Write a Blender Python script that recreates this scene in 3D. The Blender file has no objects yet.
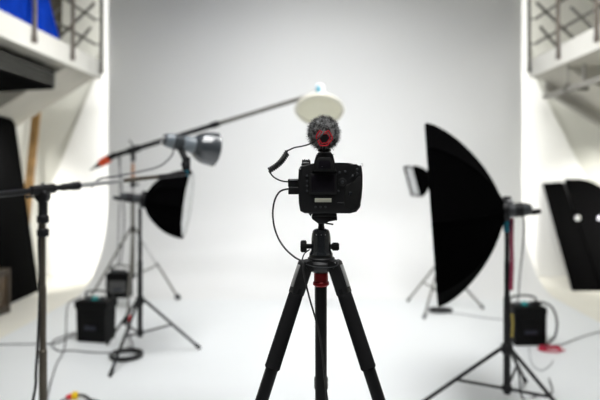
import bpy, bmesh, math, random
from mathutils import Vector, Matrix
random.seed(7)
R = math.radians
C = bpy.context.scene.collection
F = 583.33            # focal length in pixels (35 mm lens on a 36 mm wide sensor, 600 px frame)
VX, VY, H = 315.0, 170.0, 1.5

def at(px, py, d):    # a point d metres in front of the viewpoint
    return Vector(((px - VX) / F * d, d, H - (py - VY) / F * d))
def on_floor(px, py):
    d = H * F / (py - VY)
    return Vector(((px - VX) / F * d, d, 0.0))

# ------------------------------------------------------------------ materials
def mat(name, col, rough=0.5, metal=0.0, spec=0.5, bump=0.0, bscale=40.0, var=0.0, vscale=6.0, trans=0.0, sheen=0.0, coat=0.0):
    m = bpy.data.materials.new(name); m.use_nodes = True
    nt = m.node_tree; b = nt.nodes['Principled BSDF']
    b.inputs['Base Color'].default_value = (*col, 1)
    b.inputs['Roughness'].default_value = rough
    b.inputs['Metallic'].default_value = metal
    b.inputs['Specular IOR Level'].default_value = spec
    b.inputs['Transmission Weight'].default_value = trans
    b.inputs['Sheen Weight'].default_value = sheen
    b.inputs['Coat Weight'].default_value = coat
    tc = nt.nodes.new('ShaderNodeTexCoord')
    if var > 0:
        n = nt.nodes.new('ShaderNodeTexNoise'); n.inputs['Scale'].default_value = vscale; n.inputs['Detail'].default_value = 5
        nt.links.new(tc.outputs['Object'], n.inputs['Vector'])
        r = nt.nodes.new('ShaderNodeMapRange')
        r.inputs['From Min'].default_value = 0.3; r.inputs['From Max'].default_value = 0.7
        r.inputs['To Min'].default_value = 1 - var; r.inputs['To Max'].default_value = 1 + var
        nt.links.new(n.outputs['Fac'], r.inputs['Value'])
        mx = nt.nodes.new('ShaderNodeVectorMath'); mx.operation = 'SCALE'
        mx.inputs[0].default_value = col
        nt.links.new(r.outputs['Result'], mx.inputs['Scale'])
        nt.links.new(mx.outputs['Vector'], b.inputs['Base Color'])
    if bump > 0:
        n2 = nt.nodes.new('ShaderNodeTexNoise'); n2.inputs['Scale'].default_value = bscale; n2.inputs['Detail'].default_value = 4
        nt.links.new(tc.outputs['Object'], n2.inputs['Vector'])
        bp = nt.nodes.new('ShaderNodeBump'); bp.inputs['Strength'].default_value = bump; bp.inputs['Distance'].default_value = 0.002
        nt.links.new(n2.outputs['Fac'], bp.inputs['Height'])
        nt.links.new(bp.outputs['Normal'], b.inputs['Normal'])
    return m

M = dict(
    cove=mat('painted_cove', (0.795, 0.80, 0.80), 0.5, spec=0.3, var=0.01, vscale=0.8),
    cycfloor=mat('painted_studio_floor', (0.785, 0.807, 0.817), 0.5, spec=0.3, var=0.01, vscale=0.8),
    flat=mat('white_panel_paint', (0.93, 0.93, 0.91), 0.6, var=0.01, vscale=1.5),
    oldfloor=mat('cream_floor', (0.82, 0.80, 0.72), 0.5, var=0.03, vscale=2.5),
    wall=mat('grey_cream_plaster', (0.70, 0.70, 0.65), 0.8, var=0.03, vscale=2.0, bump=0.1),
    frontblack=mat('dark_front_wall', (0.02, 0.02, 0.02), 0.9),
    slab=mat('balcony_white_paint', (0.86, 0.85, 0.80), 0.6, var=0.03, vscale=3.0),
    soffit=mat('shaded_underside', (0.44, 0.425, 0.375), 0.7, var=0.06, vscale=3.0),  # slab paint darkened for the shade under the balcony
    ceil=mat('ceiling_paint', (0.12, 0.12, 0.12), 0.9, var=0.02),
    black=mat('black_plastic', (0.010, 0.010, 0.011), 0.42, spec=0.4, bump=0.15, bscale=600),
    rubber=mat('black_rubber', (0.008, 0.008, 0.008), 0.62, spec=0.3, bump=0.35, bscale=900),
    foam=mat('black_foam', (0.011, 0.011, 0.012), 0.9, spec=0.15, bump=0.4, bscale=700),
    stand=mat('black_painted_metal', (0.009, 0.009, 0.010), 0.45, spec=0.25),
    gloss=mat('glossy_black_metal', (0.02, 0.022, 0.025), 0.16, spec=0.6, coat=0.5),
    blacksheen=mat('black_sheen_lacquer', (0.17, 0.20, 0.225), 0.3, spec=0.6, coat=0.4),  # black head; its bluish top sheen is mixed into the base colour
    darklacquer=mat('dark_lacquer', (0.05, 0.057, 0.065), 0.22, spec=0.8, coat=0.8),
    fabric=mat('black_fabric', (0.0013, 0.0013, 0.0014), 1.0, spec=0.01, bump=0.2, bscale=90),
    diffuser=mat('white_diffuser', (0.82, 0.83, 0.84), 0.8, spec=0.1, bump=0.1, bscale=200),
    dishwhite=mat('cream_dish_paint', (0.86, 0.83, 0.72), 0.45, var=0.02),
    dishrim=mat('cream_dish_sock', (0.88, 0.85, 0.68), 0.8, var=0.02, vscale=20),
    steel=mat('brushed_steel', (0.55, 0.56, 0.58), 0.32, metal=0.9),
    chrome=mat('chrome', (0.85, 0.85, 0.86), 0.12, metal=1.0),
    bronze=mat('dull_brown_metal', (0.10, 0.085, 0.065), 0.4, metal=0.6, var=0.1, vscale=15),
    greyplastic=mat('grey_plastic', (0.038, 0.041, 0.045), 0.4),
    palegrey=mat('pale_grey_plastic', (0.6, 0.6, 0.62), 0.4),
    silver=mat('silver_paint', (0.40, 0.40, 0.40), 0.38, metal=0.25),
    red=mat('red_anodised', (0.33, 0.005, 0.010), 0.35, metal=0.3),
    redplastic=mat('red_plastic', (0.66, 0.015, 0.03), 0.4),
    redcable=mat('red_cable_sheath', (0.50, 0.01, 0.05), 0.5),
    orange=mat('orange_plastic', (0.62, 0.06, 0.012), 0.5),
    yellow=mat('yellow_plastic', (0.85, 0.55, 0.0), 0.4),
    olive=mat('dull_yellow_webbing', (0.35, 0.27, 0.05), 0.8),
    teal=mat('teal_plastic', (0.02, 0.30, 0.30), 0.4),
    blueclamp=mat('blue_anodised', (0.04, 0.30, 0.42), 0.35, metal=0.3),
    pink=mat('pink_sticker', (0.55, 0.33, 0.42), 0.5),
    crimson=mat('crimson_tape', (0.30, 0.03, 0.08), 0.5),
    copper=mat('coppery_tape', (0.38, 0.19, 0.10), 0.5),
    cable=mat('black_cable_sheath', (0.012, 0.012, 0.013), 0.5),
    greycable=mat('grey_cable_sheath', (0.13, 0.13, 0.14), 0.5),
    palecable=mat('pale_grey_cable_sheath', (0.36, 0.37, 0.38), 0.5),
    screen=mat('dark_screen_glass', (0.012, 0.010, 0.014), 0.22, spec=0.35),
    lcd=mat('pale_green_display', (0.55, 0.55, 0.45), 0.4),
    white=mat('white_print', (0.7, 0.7, 0.7), 0.5),
    glass=mat('lens_glass', (0.02, 0.02, 0.03), 0.05, coat=1.0),
    tarp=mat('blue_tarp', (0.001, 0.038, 0.40), 0.8, spec=0.08, var=0.25, vscale=5.0),
    drape=mat('dark_brown_cloth', (0.075, 0.065, 0.045), 0.9, var=0.2, vscale=9.0, bump=0.3),
    rail=mat('grey_steel_rail', (0.12, 0.115, 0.10), 0.5, metal=0.3),
    railpost=mat('rusty_grey_post', (0.22, 0.19, 0.165), 0.6, var=0.2, vscale=8.0),
    acbody=mat('black_grille_metal', (0.005, 0.005, 0.005), 1.0, spec=0.0, var=0.2),
    acslat=mat('dark_grey_slat', (0.24, 0.24, 0.22), 0.9, spec=0.05),
    pipe=mat('grey_pipe_paint', (0.30, 0.29, 0.26), 0.5, var=0.1),
    wood=mat('brown_timber', (0.30, 0.17, 0.055), 0.6, var=0.25, vscale=7.0),
    crate=mat('dark_brown_timber', (0.035, 0.022, 0.010), 0.6, var=0.3, vscale=9.0),
    cratepanel=mat('brown_timber_panel', (0.085, 0.055, 0.028), 0.6, var=0.3, vscale=9.0),
    blackboard=mat('matt_black_board', (0.002, 0.002, 0.0021), 0.95, spec=0.03),
    packblack=mat('black_pack_shell', (0.003, 0.003, 0.0033), 0.6, spec=0.12, bump=0.2, bscale=120),
    packgrey=mat('dark_grey_pack_front', (0.06, 0.06, 0.06), 0.35, spec=0.5),
    bluelabel=mat('dark_blue_label', (0.004, 0.006, 0.018), 0.5),
)
# long-fibre fur: dark strands with grey ones among them
def fur_mat():
    m = bpy.data.materials.new('grey_fur'); m.use_nodes = True
    nt = m.node_tree; b = nt.nodes['Principled BSDF']
    tc = nt.nodes.new('ShaderNodeTexCoord')
    n = nt.nodes.new('ShaderNodeTexNoise'); n.inputs['Scale'].default_value = 95; n.inputs['Detail'].default_value = 3
    nt.links.new(tc.outputs['Object'], n.inputs['Vector'])
    r = nt.nodes.new('ShaderNodeValToRGB')
    r.color_ramp.elements[0].position = 0.40; r.color_ramp.elements[0].color = (0.02, 0.02, 0.02, 1)
    r.color_ramp.elements[1].position = 0.62; r.color_ramp.elements[1].color = (0.40, 0.40, 0.40, 1)
    nt.links.new(n.outputs['Fac'], r.inputs['Fac']); nt.links.new(r.outputs['Color'], b.inputs['Base Color'])
    b.inputs['Roughness'].default_value = 0.7
    return m
M['fur'] = fur_mat()

# ------------------------------------------------------------------ mesh builder
def basis(n, up=(0, 0, 1)):
    n = Vector(n).normalized(); u = Vector(up)
    if abs(n.dot(u)) > 0.97: u = Vector((1, 0, 0))
    s = n.cross(u).normalized(); t = s.cross(n).normalized()
    return s, t, n

class MB:
    def __init__(self): self.bm = bmesh.new()
    def _loft(self, rings, cap0=True, cap1=True, closed=False):
        bm = self.bm; vr = [[bm.verts.new(p) for p in r] for r in rings]
        k = len(vr[0]); n = len(vr)
        for i in range(n if closed else n - 1):
            a, b = vr[i], vr[(i + 1) % n]
            for j in range(k):
                f = (a[j], a[(j + 1) % k], b[(j + 1) % k], b[j])
                bm.faces.new(f)
        if not closed:
            if cap0: bm.faces.new(list(reversed(vr[0])))
            if cap1: bm.faces.new(vr[-1])
        return self
    def cyl(self, a, b, r0, r1=None, n=16, cap=True):
        a, b = Vector(a), Vector(b); r1 = r0 if r1 is None else r1
        s, t, _ = basis(b - a)
        rg = lambda p, r: [p + s * (r * math.cos(2*math.pi*k/n)) + t * (r * math.sin(2*math.pi*k/n)) for k in range(n)]
        return self._loft([rg(a, r0), rg(b, r1)], cap, cap)
    def lathe(self, o, axis, prof, n=24, cap0=True, cap1=True, phase=0.0, up=(0, 0, 1)):
        """prof: [(distance along axis, radius)]"""
        o = Vector(o); s, t, ax = basis(axis, up)
        rings = [[o + ax * h + s * (r * math.cos(phase + 2*math.pi*k/n)) + t * (r * math.sin(phase + 2*math.pi*k/n)) for k in range(n)] for h, r in prof]
        return self._loft(rings, cap0, cap1)
    def tube(self, pts, r, n=8, closed=False):
        pts = [Vector(p) for p in pts]; m = len(pts); rings = []
        ref = None
        for i, p in enumerate(pts):
            if closed: d = pts[(i + 1) % m] - pts[i - 1]
            else: d = pts[min(i + 1, m - 1)] - pts[max(i - 1, 0)]
            d.normalize()
            if ref is None: s, t, _ = basis(d)
            else:
                s = (ref - d * ref.dot(d)).normalized(); t = s.cross(d).normalized()
            ref = s
            rr = r(i / max(1, m - 1)) if callable(r) else r
            rings.append([p + s * (rr * math.cos(2*math.pi*k/n)) + t * (rr * math.sin(2*math.pi*k/n)) for k in range(n)])
        return self._loft(rings, closed=closed)
    def box(self, c, size, mtx=None, bevel=0.0, seg=2):
        bm = self.bm; c = Vector(c); sx, sy, sz = (v / 2 for v in size)
        mtx = mtx or Matrix.Identity(3); vs = []
        for x in (-1, 1):
            for y in (-1, 1):
                for z in (-1, 1): vs.append(bm.verts.new(c + mtx @ Vector((x*sx, y*sy, z*sz))))
        fs = [bm.faces.new([vs[i] for i in q]) for q in ((0,1,3,2),(4,6,7,5),(0,4,5,1),(2,3,7,6),(0,2,6,4),(1,5,7,3))]
        if bevel > 0:
            es = list({e for f in fs for e in f.edges})
            bmesh.ops.bevel(bm, geom=es, offset=bevel, segments=seg, profile=0.5, affect='EDGES')
        return self
    def prism(self, poly, ext, bevel=0.0, seg=2):
        """poly: 3D points of a flat outline; ext: extrusion vector"""
        bm = self.bm; ext = Vector(ext)
        a = [bm.verts.new(Vector(p)) for p in poly]; b = [bm.verts.new(Vector(p) + ext) for p in poly]
        fs = [bm.faces.new(a), bm.faces.new(list(reversed(b)))]
        n = len(a)
        for i in range(n): fs.append(bm.faces.new((a[i], b[i], b[(i+1) % n], a[(i+1) % n])))
        if bevel > 0:
            es = list({e for f in fs[:2] for e in f.edges})
            bmesh.ops.bevel(bm, geom=es, offset=bevel, segments=seg, profile=0.5, affect='EDGES')
        return self
    def ball(self, c, r, sc=(1, 1, 1), u=20, v=12):
        mt = Matrix.Translation(Vector(c)) @ Matrix.Diagonal((r*sc[0], r*sc[1], r*sc[2], 1))
        bmesh.ops.create_uvsphere(self.bm, u_segments=u, v_segments=v, radius=1.0, matrix=mt); return self
    def sheet(self, grid, thick=0.0):
        bm = self.bm; vs = [[bm.verts.new(p) for p in row] for row in grid]
        for i in range(len(vs) - 1):
            for j in range(len(vs[0]) - 1):
                bm.faces.new((vs[i][j], vs[i][j+1], vs[i+1][j+1], vs[i+1][j]))
        if thick:
            bmesh.ops.recalc_face_normals(bm, faces=bm.faces[:])
            bmesh.ops.solidify(bm, geom=bm.faces[:], thickness=thick)
        return self
    def build(self, name, m, parent=None, loc=None, smooth=35, kind=None):
        root = parent
        while root is not None and root.parent is not None: root = root.parent
        off = Vector(root.location) if root is not None else Vector(loc or (0, 0, 0))
        bm = self.bm
        bmesh.ops.recalc_face_normals(bm, faces=bm.faces[:])
        for v in bm.verts: v.co -= off
        me = bpy.data.meshes.new(name); bm.to_mesh(me); bm.free()
        for mm in (m if isinstance(m, (list, tuple)) else [m]): me.materials.append(mm)
        if smooth:
            me.polygons.foreach_set('use_smooth', [True] * len(me.polygons))
            me.set_sharp_from_angle(angle=R(smooth))
        o = bpy.data.objects.new(name, me); C.objects.link(o)
        if parent is not None: o.parent = parent
        else: o.location = off
        if kind: o['kind'] = kind
        return o

def thing(name, label, cat, loc=(0, 0, 0), group=None):
    o = bpy.data.objects.new(name, None); C.objects.link(o); o.location = loc; o.empty_display_size = 0.1
    return tag(o, label, cat, group)
def tag(o, label, cat, group=None):
    o['label'] = label; o['category'] = cat
    if group: o['group'] = group
    return o
def spline(pts, k=8):
    pts = [Vector(p) for p in pts]; out = []
    for i in range(len(pts) - 1):
        p0, p1, p2, p3 = pts[max(i-1, 0)], pts[i], pts[i+1], pts[min(i+2, len(pts)-1)]
        for j in range(k):
            t = j / k
            out.append(0.5 * ((2*p1) + (p2-p0)*t + (2*p0-5*p1+4*p2-p3)*t*t + (3*p1-p0-3*p2+p3)*t**3))
    out.append(pts[-1]); return out
def struct(mb, name, m, **k): return mb.build(name, m, kind='structure', **k)

# ------------------------------------------------------------------ the room
YB = 8.33          # rear building wall
XL, XR = -3.95, 4.25
ZC = 5.4
YF = -3.0
struct(MB().box(((XL+XR)/2, (YB+YF)/2, -0.06), (XR-XL+.2, YB-YF+.2, 0.1)), 'floor', M['oldfloor'])            # floor outside the cove, z = -0.01
W = 2.80
D = 7.9; RC = 1.15
# white painted studio floor: top face at z = 0
struct(MB().box((0, (YF+D-RC)/2, -0.005), (2*W, D-RC-YF, 0.0099)), 'floor_studio', M['cycfloor'])
# cove: curved sweep from floor to rear wall with real thickness
prof = [(D-RC, 0.0)]
for k in range(1, 25):
    a = R(90*k/24); prof.append((D-RC + RC*math.sin(a), RC - RC*math.cos(a)))
prof.append((D, ZC-0.05))
outer = [(D+0.03, ZC-0.05)] + [(D-RC+(RC+0.03)*math.sin(R(90*k/24)), RC-(RC+0.03)*math.cos(R(90*k/24))) for k in range(24, 2, -1)]
outer = [(y, max(z, -0.0095)) for y, z in outer] + [(D-RC, -0.0095)]
struct(MB().prism([(-W, y, z) for y, z in prof + outer], (2*W, 0, 0)), 'wall_back', M['cove'], smooth=25)
struct(MB().box((XL-0.05, (YB+YF)/2, ZC/2), (0.1, YB-YF, ZC)), 'wall_left', M['wall'])
struct(MB().box((XR+0.05, (YB+YF)/2, ZC/2), (0.1, YB-YF, ZC)), 'wall_right', M['wall'])
struct(MB().box(((XL+XR)/2, YB+0.05, ZC/2), (XR-XL+.2, 0.1, ZC)), 'wall_rear', M['wall'])
struct(MB().box(((XL+XR)/2, YF-0.05, ZC/2), (XR-XL+.2, 0.1, ZC)), 'wall_front', M['frontblack'])  # unseen wall kept black so the camera stays a silhouette
struct(MB().box(((XL+XR)/2, (YB+YF)/2, ZC+0.05), (XR-XL+.2, YB-YF+.2, 0.1)), 'ceiling', M['ceil'])
# white panels with a slanted outer edge, on the rear wall beside the cove
lw = [(-2.3, -0.01), (XL+.005, -0.01), (XL+.005, 0.85), (-3.60, 1.64), (-3.14, 2.78), (-3.02, 3.25), (-3.01, ZC-.03), (-2.3, ZC-.03)]
rw = [(2.3, -0.01), (XR-.005, -0.01), (XR-.005, 0.62), (4.06, 1.0), (3.73, 1.64), (3.14, 2.80), (3.03, 3.3), (3.03, ZC-.03), (2.3, ZC-.03)]
struct(MB().prism([(x, YB-.035, z) for x, z in lw], (0, 0.03, 0)), 'trim_1', M['flat'])
struct(MB().prism([(x, YB-.035, z) for x, z in rw], (0, 0.03, 0)), 'trim_2', M['flat'])

# balconies: slab with white fascia and a sloping underside
def balcony(sgn, xi, xo, z0, z1, slope, label):
    # slab, with a tapering haunch under its far end
    ze = z0 - slope * (abs(xo) - abs(xi) - 0.08)
    mb = MB().prism([(xi, YF+.02, z0), (xi, YF+.02, z1), (xo, YF+.02, z1), (xo, YF+.02, z0)], (0, 7.62-YF-.02, 0))
    mb.prism([(xi + sgn*0.08, 6.74, z0+.01), (xo, 6.74, z0+.01), (xo, 6.74, ze)], (0, 7.60-6.74, 0))
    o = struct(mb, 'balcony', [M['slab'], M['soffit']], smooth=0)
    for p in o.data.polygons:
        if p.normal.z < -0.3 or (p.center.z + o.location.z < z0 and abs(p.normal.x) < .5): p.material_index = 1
    o['label'] = label; return o
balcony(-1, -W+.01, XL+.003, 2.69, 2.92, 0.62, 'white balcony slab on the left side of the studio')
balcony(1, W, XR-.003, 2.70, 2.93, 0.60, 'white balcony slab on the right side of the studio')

def railing(sgn, xi, z1, label):
    x = xi - sgn*0.022
    t = thing('balcony_railing', label, 'railing', (x, 7.6, z1-0.12))
    ys = [7.57, 6.67, 5.76, 4.84, 3.9]
    for i, y in enumerate(ys):
        m = MB(); m.box((x, y, z1-0.10+0.60), (0.034, 0.036, 1.28), bevel=0.004)
        m.box((x, y, z1-0.13), (0.034, 0.065, 0.07), bevel=0.006)
        for z in (0.21, 0.53, 0.85, 1.15) if (sgn > 0 or i < 2) else (): m.cyl((x, y, z1+z), (x+sgn*.09, y, z1+z), .010, n=8)
        m.build('post', M['railpost'] if i in (1, 2) else M['rail'], t)
    for z in (0.21, 0.53, 0.85, 1.15):
        MB().cyl((x+sgn*.085, ys[-1], z1+z), (x+sgn*.085, ys[0], z1+z), 0.017, n=10).build('rail', M['rail'], t)
    for i in range(len(ys)-1):
        a, b = ys[i], ys[i+1]
        MB().cyl((x+sgn*0.10, a, z1+0.74), (x+sgn*0.10, b-0.2, z1+0.02), 0.019, n=10).build('brace', M['rail'], t)
        MB().cyl((x+sgn*0.11, a-0.1, z1+0.40), (x+sgn*0.11, a-0.62, z1+0.03), 0.017, n=10).build('brace', M['rail'], t)
railing(-1, -W+.01, 2.92, 'grey steel balcony railing in front of the blue tarp')
railing(1, W, 2.93, 'grey steel balcony railing without any tarp behind it')

# blue tarp and brown drape hanging over the left balcony, behind the rails
def drape_sheet(x, y0, y1, z0, z1, amp, n, name, m, label, cat, slant=0.0, th=0.004):
    g = []
    for i in range(15):
        v = i/14; row = []
        for j in range(61):
            u = j/60; y = y0 + (y1 + slant*max(0.0, 1 - v/0.3) - y0)*u
            w = amp*math.sin(u*n*6.283 + 1.3*math.sin(3*v)) + amp*0.5*math.sin(u*n*2.7*6.283 + v*2)
            row.append((x + w, y, z0 + (z1-z0)*v))
        g.append(row)
    o = MB().sheet(g, th).build(name, m, loc=(x, (y0+y1)/2, z0), smooth=60)
    return tag(o, label, cat)
drape_sheet(-2.825, 3.4, 6.12, 2.925, 4.4, 0.009, 6, 'tarp', M['tarp'], 'bright blue tarp draped behind the balcony posts', 'tarp', slant=0.32)
drape_sheet(-2.985, 5.95, 6.86, 2.925, 4.4, 0.016, 4, 'drape', M['drape'], 'dark brown cloth drape hanging beside the blue tarp', 'drape', slant=0.0)

# air conditioner slung under the left balcony
def aircon():
    ya, yb = 4.6, 6.65
    t = thing('air_conditioner', 'black slatted air conditioner slung under the white balcony', 'air conditioner', (-3.25, (ya+yb)/2, 2.36))
    pl = [(-2.96, 2.64), (-2.96, 2.435), (-2.99, 2.42), (-3.60, 2.385), (-3.63, 2.41), (-3.63, 2.62)]
    MB().prism([(x, ya, z) for x, z in pl], (0, yb-ya, 0), bevel=0.01).build('housing', M['acbody'], t)
    for k in range(4):
        z = 2.60 - k*0.044
        MB().box((-2.955, (ya+yb)/2 - 0.03, z), (0.018, yb-ya-0.14, 0.009), Matrix.Rotation(R(25), 3, 'Y')).build('slat', M['acslat'], t)
    MB().prism([(-2.952, yb-.05, 2.60), (-2.952, yb-.05, 2.44), (-2.952, yb-.01, 2.44), (-2.952, yb-.01, 2.60)], (-.02, 0, 0)).build('end_plate', M['acslat'], t)
    for y in (ya+.3, yb-.3):
        MB().cyl((-3.3, y, 2.60), (-3.3, y, 2.692), 0.010).build('hanger_rod', M['rail'], t)
aircon()

# pipe under the right balcony
def pipe():
    t = thing('pipe', 'grey pipe on hanger rods below the balcony with bare railing', 'pipe', (2.92, 5, 2.42))
    MB().cyl((2.86, YF+.05, 2.45), (2.86, 7.25, 2.41), 0.032, n=16).build('tube', M['pipe'], t)
    for y in (3.6, 5.2, 6.60):
        MB().cyl((2.86, y, 2.42), (2.86, y, 2.705), 0.014, n=10).build('hanger_rod', M['pipe'], t)
        MB().cyl((2.86, y-.03, 2.42), (2.86, y+.03, 2.42), 0.046, n=16).build('clamp', M['rail'], t)
    MB().cyl((2.98, 6.45, 2.40), (2.98, 6.45, 2.67), 0.022, n=10).build('drop_pipe', M['pipe'], t)
    MB().cyl((2.84, 6.45, 2.40), (3.02, 6.45, 2.40), 0.024, n=10).build('elbow', M['rail'], t)
pipe()
o = MB().prism([(2.96, 7.45, 2.615), (XR-.01, 7.45, 1.835), (XR-.01, 7.45, 1.72), (2.96, 7.45, 2.5)], (0, 0.12, 0), bevel=0.01).build('beam', M['pipe'], loc=(3.6, 7.5, 2.1))
tag(o, 'sloping grey beam under the end of the right balcony', 'beam')

# ------------------------------------------------------------------ boards and timber at the sides
def lean_board(name, label, p0, along, h, w, th, lean, m):
    pass
def left_panel():
    # stands along the left wall, top tilted outwards
    zb = -0.01; z1 = 2.13; xb, xt = -3.43, -3.74
    y0, y1 = 6.27, 7.25
    t = thing('foam_board', 'tall black foam panel leaning against the left wall', 'panel', (xb, (y0+y1)/2, zb))
    MB().prism([(xb, y0, zb), (xb, y1, zb), (xt, y1+.03, z1-.05), (xt, y1-0.05, z1), (xt, y0, z1+.05)], (-0.05, 0, 0), bevel=0.008).build('board', M['blackboard'], t)
    MB().prism([(xb+.003, y1-.03, zb+.01), (xb+.003, y1+.004, zb+.01), (xt+.003, y1+.03, z1-.06), (xt+.003, y1, z1-.06)], (-0.056, 0, 0)).build('edge_tape', M['fabric'], t)
left_panel()

def crate():
    x1, y0, y1 = -3.24, 5.55, 6.2
    c = (x1-0.17, (y0+y1)/2)
    t = thing('wooden_crate', 'dark brown wooden crate in front of the tall black panel', 'crate', (c[0], c[1], -0.01))
    h = 0.47
    MB().box((c[0], c[1], h/2-.01), (0.30, y1-y0-.04, h-.03), bevel=0.004).build('panel', M['cratepanel'], t)
    for sx in (-1, 1):
        for sy in (-1, 1):
            MB().box((c[0]+sx*0.145, c[1]+sy*(y1-y0)/2*0.94, h/2-.01), (0.055, 0.055, h), bevel=0.005).build('corner_post', M['crate'], t)
    for z in (0.035, h-.045):
        for sx in (-1, 1): MB().box((c[0]+sx*0.15, c[1], z), (0.035, y1-y0-.08, 0.07), bevel=0.004).build('side_rail', M['crate'], t)
        for sy in (-1, 1): MB().box((c[0], c[1]+sy*(y1-y0)/2*0.95, z), (0.26, 0.035, 0.07), bevel=0.004).build('end_rail', M['crate'], t)
crate()

a, b = Vector((-3.86, 7.62, -0.01)), Vector((-3.83, 8.02, 2.30))
s, tt, n = basis(b-a)
ax = Matrix((Vector((1, 0, 0)), n.cross(Vector((1, 0, 0))).normalized(), n)).transposed()
o = MB().box((a+b)/2 + Vector((0, 0, 0.01)), (0.115, 0.035, (b-a).length), ax, bevel=0.004).build('timber_plank', M['wood'], loc=a)
tag(o, 'brown timber plank standing upright behind the tall black panel', 'plank')

def right_boards():
    # two black boards leaning back against the rear wall panel; local plane: (x, t) with t = 0 at floor, 1 at top
    P = lambda x, t: Vector((x, 7.26 + 0.97*t, -0.01 + 1.345*t))
    nrm = Vector((0, 1.345, -0.97)).normalized()
    t1 = thing('black_board', 'square-cornered black board leaning at the wall beside the chrome-knobbed one', 'board', P(3.4, 0))
    MB().prism([P(3.215, 0), P(3.58, 0), P(3.505, 0.985), P(3.47, 1.0), P(3.215, 0.985)], nrm*0.04, bevel=0.006).build('board', M['blackboard'], t1)
    MB().prism([P(3.22, 0.96)-nrm*.004, P(3.47, 0.972)-nrm*.004, P(3.47, 0.985)-nrm*.004, P(3.22, 0.973)-nrm*.004], nrm*0.006).build('top_edging', M['fabric'], t1)
    t2 = thing('black_board', 'round-cornered black board with chrome knobs leaning at the wall', 'board', P(3.9, 0))
    pl = [P(3.56, 0), P(4.22, 0), P(4.22, 0.62)]
    for k in range(9):
        a = R(90*k/8); pl.append(P(3.72 + 0.46*math.cos(a), 0.62 + 0.395*math.sin(a)))
    pl += [P(3.53, 1.015), P(3.505, 0.97)]
    MB().prism([p - nrm*0.035 for p in pl], nrm*0.033, bevel=0.006).build('board', M['blackboard'], t2)
    for x in (3.525, 3.825):
        c = P(x, 0.625) - nrm*0.035
        k = MB().lathe(c, -nrm, [(0, 0.010), (0.012, 0.009), (0.017, 0.015), (0.027, 0.024), (0.038, 0.027), (0.05, 0.021), (0.057, 0.008)], 20).build('knob', M['chrome'], t2)
        MB().lathe(c, -nrm, [(-.002, 0.034), (0.006, 0.034), (0.010, 0.028)], 24).build('escutcheon', M['steel'], k)
right_boards()

# ------------------------------------------------------------------ light stands
def light_stand(name, label, x, y, za, zh, Rf, az, ztop, m, pr=0.016, group=None, tipr=0.011, sleeve=None, mtop=None, knobs=True, footk=1.0):
    t = thing(name, label, 'light stand', (x, y, 0), group)
    MB().lathe((x, y, zh-.035), (0, 0, 1), [(0, pr*0.9), (0, pr), (0.005, pr+.001), (za+.35-zh, pr+.001), (za+.355-zh, pr*.8)], 14).build('lower_pole', m, t)
    zmid = (za + ztop)/2 + 0.1
    MB().cyl((x, y, za+.3), (x, y, zmid), pr*0.84, n=14).build('middle_pole', mtop or m, t)
    MB().cyl((x, y, zmid-.05), (x, y, ztop), pr*0.70, n=14).build('upper_pole', mtop or m, t)
    for zc in (za+.35, zmid-.02):
        if not knobs: continue
        c = MB().lathe((x, y, zc-.03), (0, 0, 1), [(0, pr*1.2), (0.008, pr*1.5), (0.05, pr*1.5), (0.058, pr*1.15)], 16).build('collar', M['stand'], t)
        MB().cyl((x+pr*1.3, y-.005, zc), (x+pr*1.3+.03, y-.02, zc), 0.006).lathe((x+pr*1.3+.025, y-.018, zc), (1, -.4, 0), [(0, .012), (.004, .017), (.016, .017), (.02, .012)], 10).build('clamp_knob', M['stand'], c)
    MB().lathe((x, y, za-.035), (0, 0, 1), [(0, pr*1.3), (0.01, pr*1.75), (0.055, pr*1.75), (0.065, pr*1.3)], 18).build('leg_collar', M['stand'], t)
    MB().lathe((x, y, zh-.02), (0, 0, 1), [(0, pr*1.2), (0.006, pr*1.5), (0.035, pr*1.5), (0.04, pr*1.2)], 16).build('brace_collar', M['stand'], t)
    for i, a in enumerate(az):
        d = Vector((math.cos(R(a)), math.sin(R(a)), 0))
        top = Vector((x, y, za)) + d*pr*1.7; bot = Vector((x, y, 0.012)) + d*Rf
        lg = MB().cyl(top, bot, tipr, n=10).build('leg', m, t)
        mid = top.lerp(bot, 0.50)
        MB().cyl(Vector((x, y, zh)) + d*pr*1.3, mid, tipr*0.75, n=8).build('brace', m, lg)
        dd = (bot-top).normalized()
        MB().lathe(bot - dd*0.05, dd, [(0, tipr), (0.005, tipr*1.35*footk), (0.052, tipr*1.35*footk), (0.058, tipr)], 10).build('foot', M['rubber'], lg)
        if sleeve == i:
            MB().cyl(top.lerp(bot, 0.10), top.lerp(bot, 0.46), tipr*1.8, n=10).build('sleeve', M['white'], lg)
    MB().lathe((x, y, ztop-.01), (0, 0, 1), [(0, pr*.75), (0.004, pr*.95), (0.03, pr*.95), (0.034, 0.008), (0.07, 0.008)], 14).build('spigot', M['steel'], t)
    return t

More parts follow.
